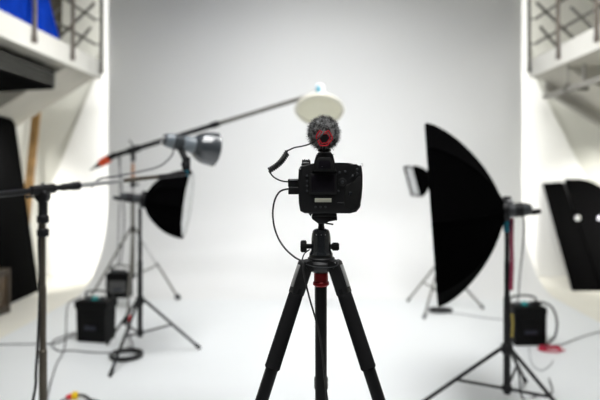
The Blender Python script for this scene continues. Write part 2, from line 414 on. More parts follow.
# softbox: curved rib shell, white front, lip, rods and speed ring
def softbox(label, front, n, rad, depth, rb, sides, up=(0, 0, 1), pw=1.8, ex=0.8, lip=0.02, phase=0.0, ringr=None, recess=0.02):
    front = Vector(front); s, t, n = basis(n, up)
    root = thing('softbox', label, 'softbox', front - n*depth)
    K = 18; prof = []
    for i in range(K+1):
        u = i/K; r = max(rb, rad*(1-u**pw)**ex) if i < K else rb
        prof.append((u*depth, r))
    sub = 6  # points per side: fabric between two ribs sags slightly
    def ring(h, r):
        out = []
        for k in range(sides):
            a0 = phase + 2*math.pi*k/sides; a1 = phase + 2*math.pi*(k+1)/sides
            p0 = Vector((math.cos(a0), math.sin(a0))); p1 = Vector((math.cos(a1), math.sin(a1)))
            for j in range(sub):
                q = p0.lerp(p1, j/sub)
                q = q * (1 - 0.018*math.sin(math.pi*j/sub))
                out.append(front - n*h + s*(q.x*r) + t*(q.y*r))
        return out
    MB()._loft([ring(-lip, rad)] + [ring(h, r) for h, r in prof] + [ring(depth-.004, rb*.93)] + [ring(h+.004, r*.985) for h, r in reversed(prof[:-1])] + [ring(-lip, rad*.985)], False, False).build('shell', M['fabric'], root, smooth=28)
    MB()._loft([ring(recess, rad*.982), ring(recess+.003, rad*.982)]).build('front_diffuser', M['diffuser'], root)
    lp = ring(-lip, rad*0.9925)
    MB().tube(lp, 0.006, 6, closed=True).build('front_binding', M['fabric'], root)
    for k in range(sides):
        a = phase + 2*math.pi*k/sides
        pts = [front - n*h + (s*math.cos(a) + t*math.sin(a))*(r+.002) for h, r in prof]
        MB().tube(pts, 0.0045, 6).build('rib', M['fabric'], root)
    rr = ringr or rb*1.05
    MB().lathe(front - n*(depth-.012), -n, [(0, rr), (0.004, rr*1.08), (0.035, rr*1.08), (0.04, rr*0.9)], 24).build('speed_ring', M['stand'], root)
    return root

# studio flash head: body with rear panel, handle, stand bracket
def flash_head(label, mount, back, axis, L, r, m, handle=True, knob=True, group=None, tilt_len=0.06, reflector=None, caps=M['stand'], brk=M['stand']):
    """mount: the spigot top; back: rear end centre of the body; axis: towards the front"""
    back = Vector(back); s, t, n = basis(axis); mount = Vector(mount)
    root = thing('flash_head', label, 'flash head', mount, group)
    MB().lathe(back, n, [(0.0, r*.72), (0.006, r*.86), (0.02, r*.90), (L*.2, r*.97), (L*.55, r), (L*.8, r), (L*.86, r*1.10), (L*.98, r*1.10), (L, r*1.02)], 24).build('body', m, root)
    bk = MB().lathe(back + n*.004, -n, [(0, r*.74), (0.010, r*.70), (0.014, r*.60)], 24).build('rear_panel', M['greyplastic'], root)
    for a in (0.4, 2.5, 4.4):
        c = back - n*0.008 + (s*math.cos(a)+t*math.sin(a))*r*.38
        MB().lathe(c, -n, [(0, r*.14), (0.012, r*.12), (.014, r*.08)], 10).build('dial', M['palegrey'], bk)
    for k in range(3):
        MB().lathe(back + n*(L*(.26+.1*k)), n, [(0, r*.99), (0.003, r*1.035), (0.012, r*1.035), (0.015, r*.99)], 24).build('cooling_ring', caps, root)
    c = back + n*L*.5
    lo = Vector((mount.x, mount.y, mount.z))
    MB().box((lo + Vector((0, 0, .035))), (0.042, 0.036, 0.075), bevel=0.005).cyl(lo + Vector((0, 0, .05)), Vector((c.x, c.y, c.z - r*.8)), 0.019, n=12).build('stand_bracket', brk, root)
    if knob:
        MB().cyl(lo + Vector((0.0, -.015, .03)), lo + Vector((0.0, -.05, .03)), 0.006).lathe(lo + Vector((0, -.045, .03)), (0, -1, 0), [(0, .012), (.004, .016), (.018, .016), (.022, .01)], 12).build('tilt_knob', M['stand'], root)
    if handle:
        p = [back + n*.02 - t*r*.5, back - n*.03 - t*r*.42, back - n*.062 - t*r*.3]
        MB().tube(spline(p, 5), lambda u: 0.011 + .006*math.sin(u*3.1), 10).build('tilt_handle', M['rubber'], root)
    if reflector:
        r0, r1, ln = reflector
        f = back + n*L
        MB().lathe(f - n*.015, n, [(0, r0), (ln*.06, r0*1.2), (ln*.2, r0 + (r1-r0)*.5), (ln*.45, r0 + (r1-r0)*.78), (ln*.75, r0 + (r1-r0)*.94), (ln, r1), (ln+.006, r1*1.02), (ln+.008, r1*1.0), (ln+.004, r1*.97), (ln*.5, r0 + (r1-r0)*.74), (ln*.2, r0*1.1)], 32, True, True).build('reflector', M['darklacquer'], root)
    return root

# ---- the black stand with the round softbox (left middle)
sx, sy = -1.41, 4.70
light_stand('light_stand', 'black light stand carrying the small round softbox', sx, sy, 0.45, 0.19, 0.48, (22, 261, 141), 1.20, M['stand'], pr=0.019, knobs=False)
fc = at(187, 204.5, sy); nn = Vector((0.987, 0.085, -0.125))
softbox('small round black softbox with a white front facing the cove', fc, nn, 0.272, 0.335, 0.062, 12, pw=2.0, ex=0.62, lip=0.0, recess=-0.002)
hb = fc - nn.normalized()*0.335
flash_head('grey flash head behind the small round softbox', (sx, sy, 1.235), hb - nn.normalized()*0.185 + Vector((0, 0, .0)), nn, 0.185, 0.038, M['greyplastic'], handle=True)

# ---- front boom stand (left)
bx, by = at(43, 189, 2.6).x, 2.6
t = light_stand('boom_stand', 'nearest boom stand with a dull brown pole and silver boom arm', bx, by, 0.38, 0.14, 0.50, (90, 210, 330), 1.385, M['bronze'], pr=0.0165, mtop=M['bronze'], knobs=False)
piv = at(43, 189.5, 2.6); end = at(188, 173.5, 3.3); bd = (end-piv)
p = lambda u: piv + bd*u
MB().cyl(p(-0.75), p(0.20), 0.0135, n=14).build('boom_arm', M['stand'], t)
MB().cyl(p(0.19), p(0.50), 0.0110, n=14).build('boom_arm', M['silver'], t)
MB().cyl(p(0.49), p(0.76), 0.0112, n=14).build('boom_arm', M['bronze'], t)
MB().cyl(p(0.75), p(1.0), 0.0125, n=14).build('boom_arm', M['stand'], t)
s_, t_, n_ = basis(bd)
MB().lathe(p(0.10), bd, [(0, .0135), (.008, .017), (.05, .017), (.06, .020), (.092, .020), (.10, .0115)], 14).build('arm_lock', M['stand'], t)
c = MB().lathe(piv - n_*.06, n_, [(0, .016), (.006, .022), (.114, .022), (.12, .016)], 16).build('pivot_clamp', M['stand'], t)
MB().lathe(piv + Vector((0, .018, -.03)), (0, -1, 0), [(0, .024), (.006, .030), (.034, .030), (.04, .024)], 18).build('pivot_disc', M['stand'], c)
MB().cyl(piv + Vector((0, 0, -.02)), piv + Vector((0, 0, -.115)), 0.020, n=14).build('pivot_neck', M['stand'], c)
MB().cyl(piv + Vector((-.02, 0, -.035)), piv + Vector((-.062, -.01, -.032)), .005).ball(piv + Vector((-.062, -.01, -.032)), .009).build('lock_lever', M['stand'], c)
for dz in (.13, .19):
    MB().lathe((bx, by, piv.z-dz-.02), (0, 0, 1), [(0, .02), (.006, .026), (.03, .026), (.036, .02)], 14).build('pole_collar', M['stand'], t)
MB().lathe(p(-0.72), -bd, [(0, .02), (.01, .045), (.16, .045), (.17, .02)], 18).build('counterweight', M['stand'], t)
MB().cyl(p(0.985) + Vector((0, 0, -.012)), p(0.985) + Vector((0, 0, .028)), 0.012, n=12).build('spigot', M['blueclamp'], t)
# cable hanging down beside its pole
pts = [at(41, 206, 2.6), at(39, 240, 2.6), at(40, 280, 2.6), at(38.5, 330, 2.58), at(36, 370, 2.55), at(33, 400, 2.52), Vector((-1.30, 2.45, .06)), Vector((-1.42, 2.3, .008))]
tag(MB().tube(spline(pts, 6), 0.0062, 8).build('cable', M['cable'], loc=pts[-1]), 'black cable hanging down the pole of the nearest boom stand', 'cable')
# flash head with reflector on that boom
mp = p(0.985) + Vector((0, 0, .022))
hd = Vector((0.83, 0.53, -0.17)).normalized()
hbk = at(165, 139.5, 3.27)
flash_head('glossy black flash head with flared reflector on the boom end', mp, hbk, hd, 0.185, 0.044, M['blacksheen'], reflector=(0.050, 0.100, 0.125), handle=False)
pts = [hbk + Vector((.05, .0, -.03)), at(172, 155, 3.25), at(160, 166, 3.2), at(140, 171.5, 3.12), at(118, 176, 3.0), at(100, 179, 2.88), p(0.29) + Vector((0, -.008, -.012))]
tag(MB().tube(spline(pts, 6), 0.0052, 8).build('cable', M['greycable'], loc=pts[-1]), 'dark cable looping from the reflector flash head to its boom', 'cable')

# ---- rear boom stand with beauty dish
rx, ry = -1.967, 6.30
piv = at(134, 149.5, ry)
t = light_stand('boom_stand', 'tall grey boom stand carrying the long boom with the pale dish', rx, ry, 0.86, 0.36, 0.60, (50, 162, 282), piv.z - .05, M['rail'], pr=0.019, sleeve=0, mtop=M['silver'], footk=2.0)
dend = at(318.5, 93, 5.95); bd = dend - piv; p = lambda u: piv + bd*u; L = bd.length
MB().cyl(p(-0.15), p(0.46), 0.027, n=14).build('boom_arm', M['stand'], t)
MB().cyl(p(0.44), p(1.0), 0.022, n=14).build('boom_arm', M['rail'], t)
MB().lathe(p(0.43), bd, [(0, .027), (.01, .034), (.09, .034), (.1, .022)], 14).build('arm_lock', M['stand'], t)
n_ = bd.normalized()
c = MB().lathe(piv - n_*.07, n_, [(0, .027), (.006, .038), (.134, .038), (.14, .027)], 16).build('pivot_clamp', M['stand'], t)
MB().cyl(piv + Vector((0, -.03, -.02)), piv + Vector((0, -.03, -.13)), 0.024, n=14).build('pivot_neck', M['stand'], c)
MB().cyl(piv + Vector((0, 0, .03)), piv + Vector((-.05, 0, .10)), 0.008).build('lock_lever', M['stand'], c)
MB().cyl((rx, ry, piv.z-.32), (rx, ry, piv.z-.15), 0.019, n=12).build('tape_band', M['copper'], t)
wd = (-n_ + Vector((0, 0, -.28))).normalized(); w0 = p(-0.12)
MB().lathe(w0 + wd*.05, wd, [(0, .026), (.01, .044), (.12, .044), (.13, .03)], 16).build('counterweight_collar', M['orange'], t)
MB().lathe(w0 - wd*.03, wd, [(0, .022), (.01, .034), (.08, .030), (.18, .020), (.21, .030), (.245, .026), (.28, .012), (.34, .008)], 14).build('boom_grip', M['rubber'], t)
MB().cyl(dend + Vector((0, 0, -.02)), dend + Vector((0, 0, .05)), 0.014).build('spigot', M['steel'], t)
# dish
dn = Vector((-0.02, -0.55, -0.83)).normalized()
dc = at(319.5, 109, 5.9)
t = thing('beauty_dish', 'round cream beauty dish hanging above the camera from the long boom', 'dish', dc - dn*.17)
RD = 0.238
MB().lathe(dc - dn*.155, dn, [(0, .06), (.03, .075), (.06, .12), (.10, .19), (.135, .228), (.155, RD), (.17, RD*1.03), (.172, RD*.99), (.155, RD*.975), (.13, .215), (.095, .18), (.055, .11), (.03, .068), (.01, .055)], 48).build('bowl', M['dishwhite'], t)
MB().lathe(dc + dn*.0, dn, [(0, RD*.965), (.006, RD*.965), (.014, RD*.86), (.018, RD*.5), (.019, .01)], 48).build('front_sock', M['dishrim'], t)
MB().lathe(dc + dn*.004, dn, [(0, RD*1.04), (.012, RD*1.06), (.02, RD*1.04), (.02, RD*.93), (.006, RD*.93)], 48, False, False).build('front_hoop', M['dishwhite'], t)
hb2 = dc - dn*.155 - dn*.16
flash_head('pale flash head on top of the cream beauty dish', dend + Vector((0, 0, -.0)), hb2, dn, 0.165, 0.052, M['palegrey'], handle=False, caps=M['palegrey'], brk=M['blueclamp'], knob=False)

# power pack hanging from the boom of that stand
def power_pack(label, c, w, d, h, m, top=0.0, hang=None, name='power_pack', yaw=0.0, teal=True, bumper=0.012):
    """c: centre of the bottom face"""
    c = Vector(c); t = thing(name, label, 'power pack', c)
    rot = Matrix.Rotation(R(yaw), 3, 'Z')
    q = lambda x, y, z: c + rot @ Vector((x, y, z))
    w2 = w*(1-top)
    ring = lambda z, ww, dd: [q(-ww/2, -dd/2, z), q(ww/2, -dd/2, z), q(ww/2, dd/2, z), q(-ww/2, dd/2, z)]
    mb = MB(); mb._loft([ring(0.0, w2*.94, d*.94), ring(.015, w2, d), ring(h*.80, w2+(w-w2)*.3, d), ring(h*.84, w, d*1.02), ring(h*.97, w, d*1.02), ring(h, w*.95, d*.96)])
    mb.build('case', m, t)
    MB().box(q(0, -d/2-.004, h*.46), (w2*.72, 0.012, h*.46), rot, bevel=0.004).build('front_panel', M['packgrey'] if hang else M['packblack'], t)
    MB().box(q(0, -d/2-.011, h*.36), (w2*.4, 0.004, h*.10), rot, bevel=0.001).build('label_plate', M['bluelabel'], t)
    for k in range(3):
        MB().lathe(q(-w*.25 + k*w*.22, 0, h-.003), (0, 0, 1), [(0, .028), (.02, .028), (.032, .02)], 14).build('socket', M['teal'] if (teal and k == 1) else M['greyplastic'], t)
    hp = [q(-w*.42, d*.25, h-.01), q(-w*.38, d*.25, h+.05), q(0, d*.25, h+.07), q(w*.38, d*.25, h+.05), q(w*.42, d*.25, h-.01)]
    MB().tube(spline(hp, 5), 0.009, 8).build('handle', M['stand'], t)
    for sx_ in (-1, 1):
        for sy_ in (-1, 1):
            MB().lathe(q(sx_*w2*.38, sy_*d*.36, 0.004), (0, 0, -1), [(0, .018), (.004, .018)], 10).build('rubber_foot', M['rubber'], t)
    if hang is not None:
        hp2 = [q(0, d*.25, h+.07), hang.lerp(q(0, d*.25, h+.07), .55) + Vector((.05, 0, 0)), hang]
        MB().tube(spline(hp2, 6), 0.008, 6).build('hanging_strap', M['greycable'], t)
        hp3 = [q(-.03, d*.25, h+.065), hang.lerp(q(0, d*.25, h+.07), .5) + Vector((-.01, .02, 0)), hang + Vector((.02, .0, .006))]
        MB().tube(spline(hp3, 6), 0.007, 6).build('hanging_strap', M['greycable'], t)
    return t
hg = p = None
hang_pt = piv + (dend-piv)*(-0.09)
power_pack('dark grey power pack hanging by straps from the rear boom', at(119.5, 297, 6.35), 0.25, 0.13, 0.27, M['packblack'], hang=hang_pt + Vector((0, 0, -.02)), teal=False)

# black packs on the floor
pk1 = on_floor(91.0, 344) + Vector((0, .12, .001))
power_pack('black power pack on the floor beside the round softbox stand', pk1 + Vector((0, 0, .001)), 0.315, 0.17, 0.355, M['packblack'], top=0.15, yaw=-12)
pk2 = on_floor(530.5, 346.5) + Vector((0, .12, .001))
power_pack('black power pack on the floor behind the large softbox stand', pk2 + Vector((0, 0, .001)), 0.285, 0.22, 0.325, M['packblack'], top=0.04, yaw=3)

# ---- right stand with the large softbox
lx, ly = (507-VX)/F*3.6, 3.6
t = light_stand('light_stand', 'black light stand carrying the large softbox', lx, ly, 0.40, 0.155, 0.60, (180, 300, 60), 1.265, M['stand'], pr=0.0205, tipr=0.012, knobs=False)
MB().cyl((lx, ly, 1.12), (lx, ly, 1.25), 0.0215, n=14).build('tape_band', M['blueclamp'], t)
MB().tube([at(512, 218, 3.58), at(511.5, 240, 3.575), at(512, 265, 3.575), at(511, 290, 3.575)], 0.0125, 8).build('tape_strip', M['crimson'], t)
MB().tube([at(512, 314, 3.572), at(512.8, 324, 3.572), at(512, 337, 3.572)], 0.008, 8).build('webbing_strip', M['olive'], t)
fc = at(432.6, 214.5, 3.62); nn = Vector((-0.976, 0.190, -0.070)).normalized()
# the front leans: its upper rim sits further out
big = softbox('large black softbox facing the rear wall on the black stand', fc, nn, 0.565, 0.425, 0.06, 8, pw=1.4, ex=0.65, lip=0.004, phase=math.pi/2, recess=0.004)
hb = fc - nn*0.425
flash_head('dark flash head behind the large softbox', (lx, ly, 1.265), hb - nn*0.15, nn, 0.155, 0.042, M['greyplastic'], handle=True)
o = MB().box(at(507.5, 201.0, 3.58), (0.065, 0.05, 0.014), bevel=0.004).build('receiver', M['palegrey'], loc=at(507.5, 201, 3.58))
tag(o, 'small white trigger receiver on the flash head of the large softbox', 'receiver')

# ---- far right small softbox on its stand
fx, fy = 1.345, 6.27
light_stand('light_stand', 'thin grey light stand standing behind the large softbox', fx, fy, 0.50, 0.2, 0.47, (3, 238, 128), 1.33, M['rail'], pr=0.016)
fc = at(413.0, 181.0, 6.15); nn = Vector((-0.955, -0.13, -0.26)).normalized()
softbox('little square black softbox with white front behind the large one', fc, nn, 0.228, 0.20, 0.06, 4, pw=1.5, ex=0.85, lip=0.012, phase=math.pi/4, recess=0.004)
hb = fc - nn*0.20
flash_head('grey flash head of the little square softbox', (fx, fy, 1.345), hb - nn*.13, nn, 0.135, 0.04, M['greyplastic'], handle=False)

# ------------------------------------------------------------------ cables on the floor
def floor_cable(label, px, r=0.0055, m=M['cable'], pts=None, extra=None):
    P = [on_floor(a, b) + Vector((0, 0, r)) for a, b in px] if pts is None else pts
    o = MB().tube(spline(P, 8), r, 8).build('cable', m, loc=P[0])
    return tag(o, label, 'cable')
floor_cable('thin grey cable across the floor towards the left wall', [(-14, 345.5), (10, 345), (36, 344.5), (55, 344), (66, 339.5), (75, 335)], 0.0055, M['greycable'])
topl = pk1 + Vector((-.12, -.02, .385))
floor_cable('dark cable from the left floor pack running towards the front', None, 0.0068, M['greycable'],
            pts=[topl, at(69, 303, 5.0), at(66.5, 316, 4.9), on_floor(66, 338) + Vector((0, 0, .05)), on_floor(64, 351) + Vector((0, 0, .007)), on_floor(57, 364) + Vector((0, 0, .007)), on_floor(53, 376) + Vector((0, 0, .007)), on_floor(50, 386) + Vector((0, 0, .007)), on_floor(46, 405) + Vector((0, 0, .007))])
floor_cable('grey cable looping from the left floor pack to the coil', None, 0.0062, M['greycable'],
            pts=[on_floor(76, 333) + Vector((0, 0, .007)), on_floor(62, 339) + Vector((0, 0, .019)), on_floor(53, 343.5) + Vector((0, 0, .019)), on_floor(53, 348) + Vector((0, 0, .008)), on_floor(60, 352) + Vector((0, 0, .008)), on_floor(72, 353) + Vector((0, 0, .022)), on_floor(92, 353.2) + Vector((0, 0, .007)), on_floor(111, 353.5) + Vector((0, 0, .007))])
# coil
cc = on_floor(126.5, 357.5)
pts = []
for k in range(97):
    a = k/96*2*math.pi*4
    rr = 0.118 + 0.010*math.sin(a*0.37)
    pts.append(cc + Vector((rr*math.cos(a) + .004*math.sin(a*.5), rr*0.98*math.sin(a), 0.008 + 0.03*k/96)))
tag(MB().tube(pts, 0.0075, 8).build('cable_coil', M['cable'], loc=cc), 'black coil of cable at the foot of the round softbox stand', 'cable coil')
# cable with red tip beside the stand
pts = [at(128, 296, 5.5), at(130, 310, 5.2), at(131, 322, 5.0), on_floor(129, 338) + Vector((0, 0, .03)), on_floor(133, 347) + Vector((0, 0, .008)), on_floor(128, 352) + Vector((0, 0, .05))]
t = thing('cable', 'dark cable with a red plug hanging beside the round softbox stand', 'cable', pts[-1])
MB().tube(spline(pts, 7), 0.006, 8).build('cord', M['greycable'], t)
MB().lathe(at(131, 316, 5.08), at(129.5, 324, 4.98) - at(131, 316, 5.08), [(0, .008), (.006, .017), (.055, .017), (.07, .008)], 12).build('plug', M['redplastic'], t)
# connector at the very front
pts = [on_floor(60, 401), on_floor(63, 398), on_floor(67, 396.5)]
t = thing('cable', 'black cable joined by a yellow and red connector on the front floor', 'cable', on_floor(75, 400))
MB().tube(spline([p_ + Vector((0, 0, .012)) for p_ in (on_floor(57, 407), on_floor(61, 403), on_floor(67, 400.5))], 6), 0.008, 8).build('cord', M['greycable'], t)
q0, q1 = on_floor(66, 400.5) + Vector((0, 0, .018)), on_floor(72, 399) + Vector((0, 0, .02))
MB().lathe(q0, q1-q0, [(0, .01), (.006, .016), ((q1-q0).length, .018)], 12).build('connector', M['redplastic'], t)
q2 = on_floor(78, 398.6) + Vector((0, 0, .022))
MB().lathe(q1, q2-q1, [(0, .018), (.003, .026), ((q2-q1).length-.004, .026), ((q2-q1).length, .018)], 14).build('connector', M['yellow'], t)
MB().tube(spline([q2, on_floor(84, 398.6) + Vector((0, 0, .02)), on_floor(90, 401) + Vector((0, 0, .011)), on_floor(98, 403) + Vector((0, 0, .009)), on_floor(108, 407) + Vector((0, 0, .009))], 6), 0.009, 8).build('cord', M['cable'], t)
# right-hand cables
pts = [at(521, 212, 3.62), at(524, 222, 3.65), at(523, 245, 3.8), at(519.5, 280, 4.2), at(518, 300, 4.6), pk2 + Vector((-.10, -.02, .345))]
tag(MB().tube(spline(pts, 7), 0.0065, 8).build('cable', M['greycable'], loc=pts[-1]), 'cable running from the large softbox flash head down to its pack', 'cable')
pts = [pk2 + Vector((.06, 0, .35)), at(545, 303, 4.97), at(553, 309, 4.95), at(557, 322, 4.9), at(555, 336, 4.88), on_floor(549, 346) + Vector((0, 0, .03)), on_floor(543, 352) + Vector((0, 0, .01))]
t = thing('cable', 'thick black cable arching over the side of the right floor pack', 'cable', pts[-1])
MB().tube(spline(pts, 7), 0.0095, 8).build('cord', M['cable'], t)
MB().lathe(pts[0] + Vector((0, 0, -.01)), pts[1]-pts[0], [(0, .014), (.006, .022), (.07, .020), (.085, .01)], 12).build('plug', M['stand'], t)
pts = []
cc = on_floor(549.5, 350.5)
for k in range(61):
    a = k/60*2*math.pi*2.6
    pts.append(cc + Vector(((.088+.022*math.sin(a*.6))*math.cos(a) + .02*math.sin(a*.45), (.06+.022*math.sin(a*.41))*math.sin(a), 0.007 + .02*k/60)))
pts += [on_floor(559, 353) + Vector((0, 0, .03)), on_floor(565, 352) + Vector((0, 0, .012))]
tag(MB().tube(pts, 0.0060, 8).build('cable_coil', M['redcable'], loc=cc), 'loose coil of red cable beside the right floor pack', 'cable coil')
floor_cable('thin grey cable running from the right floor pack to the side', [(548, 346.5), (562, 345), (578, 339), (592, 334.5), (606, 331)], 0.006, M['greycable'])
floor_cable('pale thin cable on the floor between the two right stands', [(449, 313), (462, 314.5), (480, 317.5), (497, 319.5), (510, 321)], 0.005, M['palecable'])
floor_cable('thin pale cable curling below the right floor pack', [(529, 347), (530, 357), (533, 366), (541, 371), (549, 367), (553, 361)], 0.0045, M['palecable'])
pts = [at(510, 342, 3.57), at(516, 360, 3.55), at(519, 375, 3.53), on_floor(523, 400) + Vector((0, 0, .012)), on_floor(538, 397) + Vector((0, 0, .01)), on_floor(552, 394) + Vector((0, 0, .01)), on_floor(549, 380) + Vector((0, 0, .01))]
tag(MB().tube(spline(pts, 7), 0.0058, 8).build('cable', M['cable'], loc=pts[-1]), 'black cable dropping between the legs of the large softbox stand', 'cable')
cc = on_floor(440.5, 312)
pts = [cc + Vector((.12*math.cos(k/60*2*math.pi*3), .085*math.sin(k/60*2*math.pi*3), .009 + .026*k/60)) for k in range(61)]
tag(MB().tube(pts, 0.0085, 8).build('cable_coil', M['cable'], loc=cc), 'flat black coil of cable under the thin grey stand', 'cable coil')

# ------------------------------------------------------------------ tripod and camera in the foreground
DC = 1.44
def K(px, py, d=DC): return at(px, py, d)
X0 = (320.2-VX)/F*DC
CY = DC + 0.035       # tripod axis depth (under the middle of the body)
S = DC/F              # metres per pixel at the camera
def rad(px): return px*S
tp = thing('tripod', 'black camera tripod with foam leg grips and red collar', 'tripod', (X0, CY, 0))
zr = H - (262-VY)/F*CY
# centre column
xc = (321-VX)/F*CY
MB().lathe((xc, CY, 0.72), (0, 0, 1), [(0, .010), (.004, .0148), (zr-.72-.04, .0148)], 24).build('centre_column', M['stand'], tp)
MB().lathe((xc, CY, .70), (0, 0, 1), [(0, .008), (.004, .016), (.03, .016), (.034, .012)], 20).build('column_hook', M['stand'], tp)
zc = H - (286-VY)/F*CY
MB().lathe((xc, CY, zc), (0, 0, 1), [(0, .0165), (.004, .0205), (.010, .0205), (.013, .0178), (.034, .0178)], 28).build('collar', M['red'], tp)
# shoulder casting
z = lambda py: H - (py-VY)/F*CY
ctr = lambda py, px=321: Vector(((px-VX)/F*CY, CY, z(py)))
MB().lathe(ctr(272, 320.5), (0, 0, 1), [(0, .020), (.006, .030), (z(265)-z(272), .036), (z(262.5)-z(272), .0385), (z(260)-z(272), .034)], 30).build('shoulder', M['black'], tp)
# legs
r0, sl = 0.041, 0.38
for az in (210, 330, 88.6):
    d = Vector((math.cos(R(az)), math.sin(R(az)), 0))
    P = lambda t_: Vector((X0, CY, zr - t_)) + d*(r0 + sl*t_)
    ax = (P(1) - P(0)).normalized(); out = (d - ax*d.dot(ax)).normalized(); sd = ax.cross(out)
    m3 = Matrix((sd, out, -ax)).transposed()
    lg = MB().box(P(.036), (0.029, 0.034, 0.085), m3, bevel=0.006, seg=3).box(Vector((X0, CY, zr-.006)) + d*.026, (0.03, 0.034, 0.030), Matrix((Vector((-d.y, d.x, 0)), d, Vector((0, 0, 1)))).transposed(), bevel=0.005).build('leg', M['black'], tp)
    lk = MB().box(P(.036) + out*.0175 + ax*(-.002), (0.012, 0.006, 0.056), m3, bevel=0.0025, seg=3).build('angle_lock', M['silver'], lg)
    MB().cyl(P(0.002) - sd*.02, P(0.002) + sd*.02, 0.010, n=16).build('pivot_bolt', M['stand'], lg)
    MB().cyl(P(.06), P(.36), 0.0155, n=20).build('upper_tube', M['stand'], lg)
    ln = (P(.247)-P(.073)).length
    if az > 100: MB().lathe(P(.073), ax, [(0, .0165), (.002, .0178), (.012, .0182), (ln*.5, .0185), (ln-.010, .0187), (ln-.003, .0192), (ln, .0170)], 24).build('foam_grip', M['foam'], lg)
    MB().lathe(P(.355), ax, [(0, .0175), (.003, .0195), (.035, .0195), (.038, .0165)], 20).build('twist_lock', M['rubber'], lg)
    MB().cyl(P(.38), P(.80), 0.0125, n=16).build('middle_tube', M['stand'], lg)
    MB().lathe(P(.79), ax, [(0, .0145), (.003, .0165), (.032, .0165), (.035, .0135)], 20).build('twist_lock', M['rubber'], lg)
    MB().cyl(P(.82), P(1.245), 0.0100, n=16).build('lower_tube', M['stand'], lg)
    MB().lathe(P(zr) + Vector((0, 0, .027)) , (0, 0, -1), [(0, .010), (.006, .015), (.020, .017), (.027, .013)], 16).build('foot', M['rubber'], lg)
# ball head
hb_ = MB()
hb_.lathe(ctr(262.2, 321.2), (0, 0, 1), [(0, .0325), (.002, .0345), (.011, .0345), (.013, .032)], 30)
hb_.lathe(ctr(257.5, 321), (0, 0, 1), [(0, .030), (.008, .0295), (.012, .0262)], 30)
head = hb_.build('head_base', M['black'], tp)
hz = [(254, 24.5), (252, 22.5), (250, 20.4), (244, 20), (238, 19.8), (233.5, 18.6), (231, 17.0), (229.3, 14.6), (229.0, 12.4), (230.5, 10.0)]
MB().lathe(ctr(254.5, 321), (0, 0, 1), [(z(a)-z(254.5), rad(b)/2) for a, b in hz], 32).build('ball_housing', M['gloss'], tp)
MB().ball(ctr(233, 321), rad(5.0)).build('ball', M['stand'], tp)
for a in (-0.5, 0.0, 0.45):
    MB().ball(ctr(234, 321 + a*9) + Vector((0, -rad(8.7)*math.cos(a), 0)), .0018).build('rivet', M['silver'], tp)
MB().lathe(ctr(231, 321.2), (0, 0, 1), [(0, rad(4.0)), (z(228)-z(231), rad(3.4)), (z(225)-z(231), rad(3.0)), (z(222.8)-z(231), rad(3.4)), (z(221)-z(231), rad(5.0))], 20).build('ball_stem', M['stand'], tp)
def knob(px, py, w, h, side, name):
    c = ctr(py, px); r = rad(h)/2; w = rad(w)
    prof = [(0, r*.85), (w*.12, r), (w*.88, r), (w, r*.85)]
    o_ = MB(); n = 20
    o_.lathe(c - Vector((w/2, 0, 0)), (1, 0, 0), prof, 24)
    for k in range(12):
        a = 2*math.pi*k/12
        o_.box(c + Vector((0, math.cos(a)*r, math.sin(a)*r)), (w*.7, .0022, .0022))
    ob = o_.build(name, M['rubber'], tp)
    xe = ctr(py, 321 + side*9).x
    MB().cyl(Vector((c.x, CY, c.z)), Vector((xe, CY, c.z)), rad(2.6), n=16).build('knob_shaft', M['stand'], ob)
knob(303.6, 246.3, 6.4, 11.4, -1, 'tension_knob')
knob(335.4, 246.6, 7.6, 7.4, 1, 'pan_knob')
# quick release clamp and plate
clp = MB()
clp.prism([ctr(220.6, 314), ctr(223.6, 318.5), ctr(223.6, 325), ctr(221.0, 331), ctr(219.0, 331), ctr(219.0, 313)], (0, 0, 0)) if False else None
clp.prism([ctr(a, b) - Vector((0, .026, 0)) for b, a in ((311.6, 216.8), (312.2, 218.4), (318.3, 222.8), (326.4, 222.8), (328.6, 219.9), (336.8, 219.6), (336.8, 215.8), (311.6, 215.8))], (0, .052, 0), bevel=.002)
clamp = clp.build('quick_release_clamp', M['black'], tp)
MB().cyl(ctr(222.5, 325.5) + Vector((0, -.018, 0)), ctr(223.6, 333) + Vector((0, -.022, 0)), .0022, n=10).build('clamp_lever', M['stand'], clamp)
MB().box(ctr(214.25, 324.3) , (rad(25), .052, z(212.62)-z(215.9)), bevel=.0015).build('camera_plate', M['black'], tp)
MB().box(ctr(217.6, 332.5) + Vector((0, -.027, 0)), (rad(3), .004, rad(1.6)), bevel=.0008).build('plate_stop', M['stand'], clamp)
lv = MB().lathe(ctr(261.8, 335.0) + Vector((0, -.026, 0)), (0, -1, 0), [(0, .0038), (.004, .0052), (.010, .0052), (.012, .0035)], 16).build('level_bubble', M['silver'], tp)

# ---- camera body
cam_ = thing('dslr_camera', 'black camera with vertical grip seen from behind on the tripod', 'camera', (xc, CY, H-(213.6-VY)/F*DC))
BY0 = DC; BD = 0.072
out_ = [(300.2, 211.2), (304.5, 213.4), (350, 213.6), (356.5, 212), (360.2, 207.5), (361.6, 198), (362.6, 186), (362.6, 175), (361.9, 169), (361.4, 165.2), (358.5, 165.6), (356.2, 165.8), (352.2, 163.4), (348, 162.9), (338, 162.6), (330, 163), (312, 163.5), (304, 164.8), (300.4, 166.2), (298.6, 169.5), (298.3, 178), (298.3, 190), (298.9, 204)]
MB().prism([K(a, b) for a, b in out_], (0, BD, 0), bevel=0.0042, seg=3).build('body', M['black'], cam_)
# rubber rear grip, right side
gr = [(345.5, 185), (353, 183), (358, 176.5), (361, 177), (361.2, 190), (360, 203), (357.5, 208.5), (352, 210.5), (345, 207), (343.5, 198)]
MB().prism([K(a, b, DC+.002) for a, b in gr], (0, -.0050, 0), bevel=.0018).build('thumb_grip', M['rubber'], cam_)
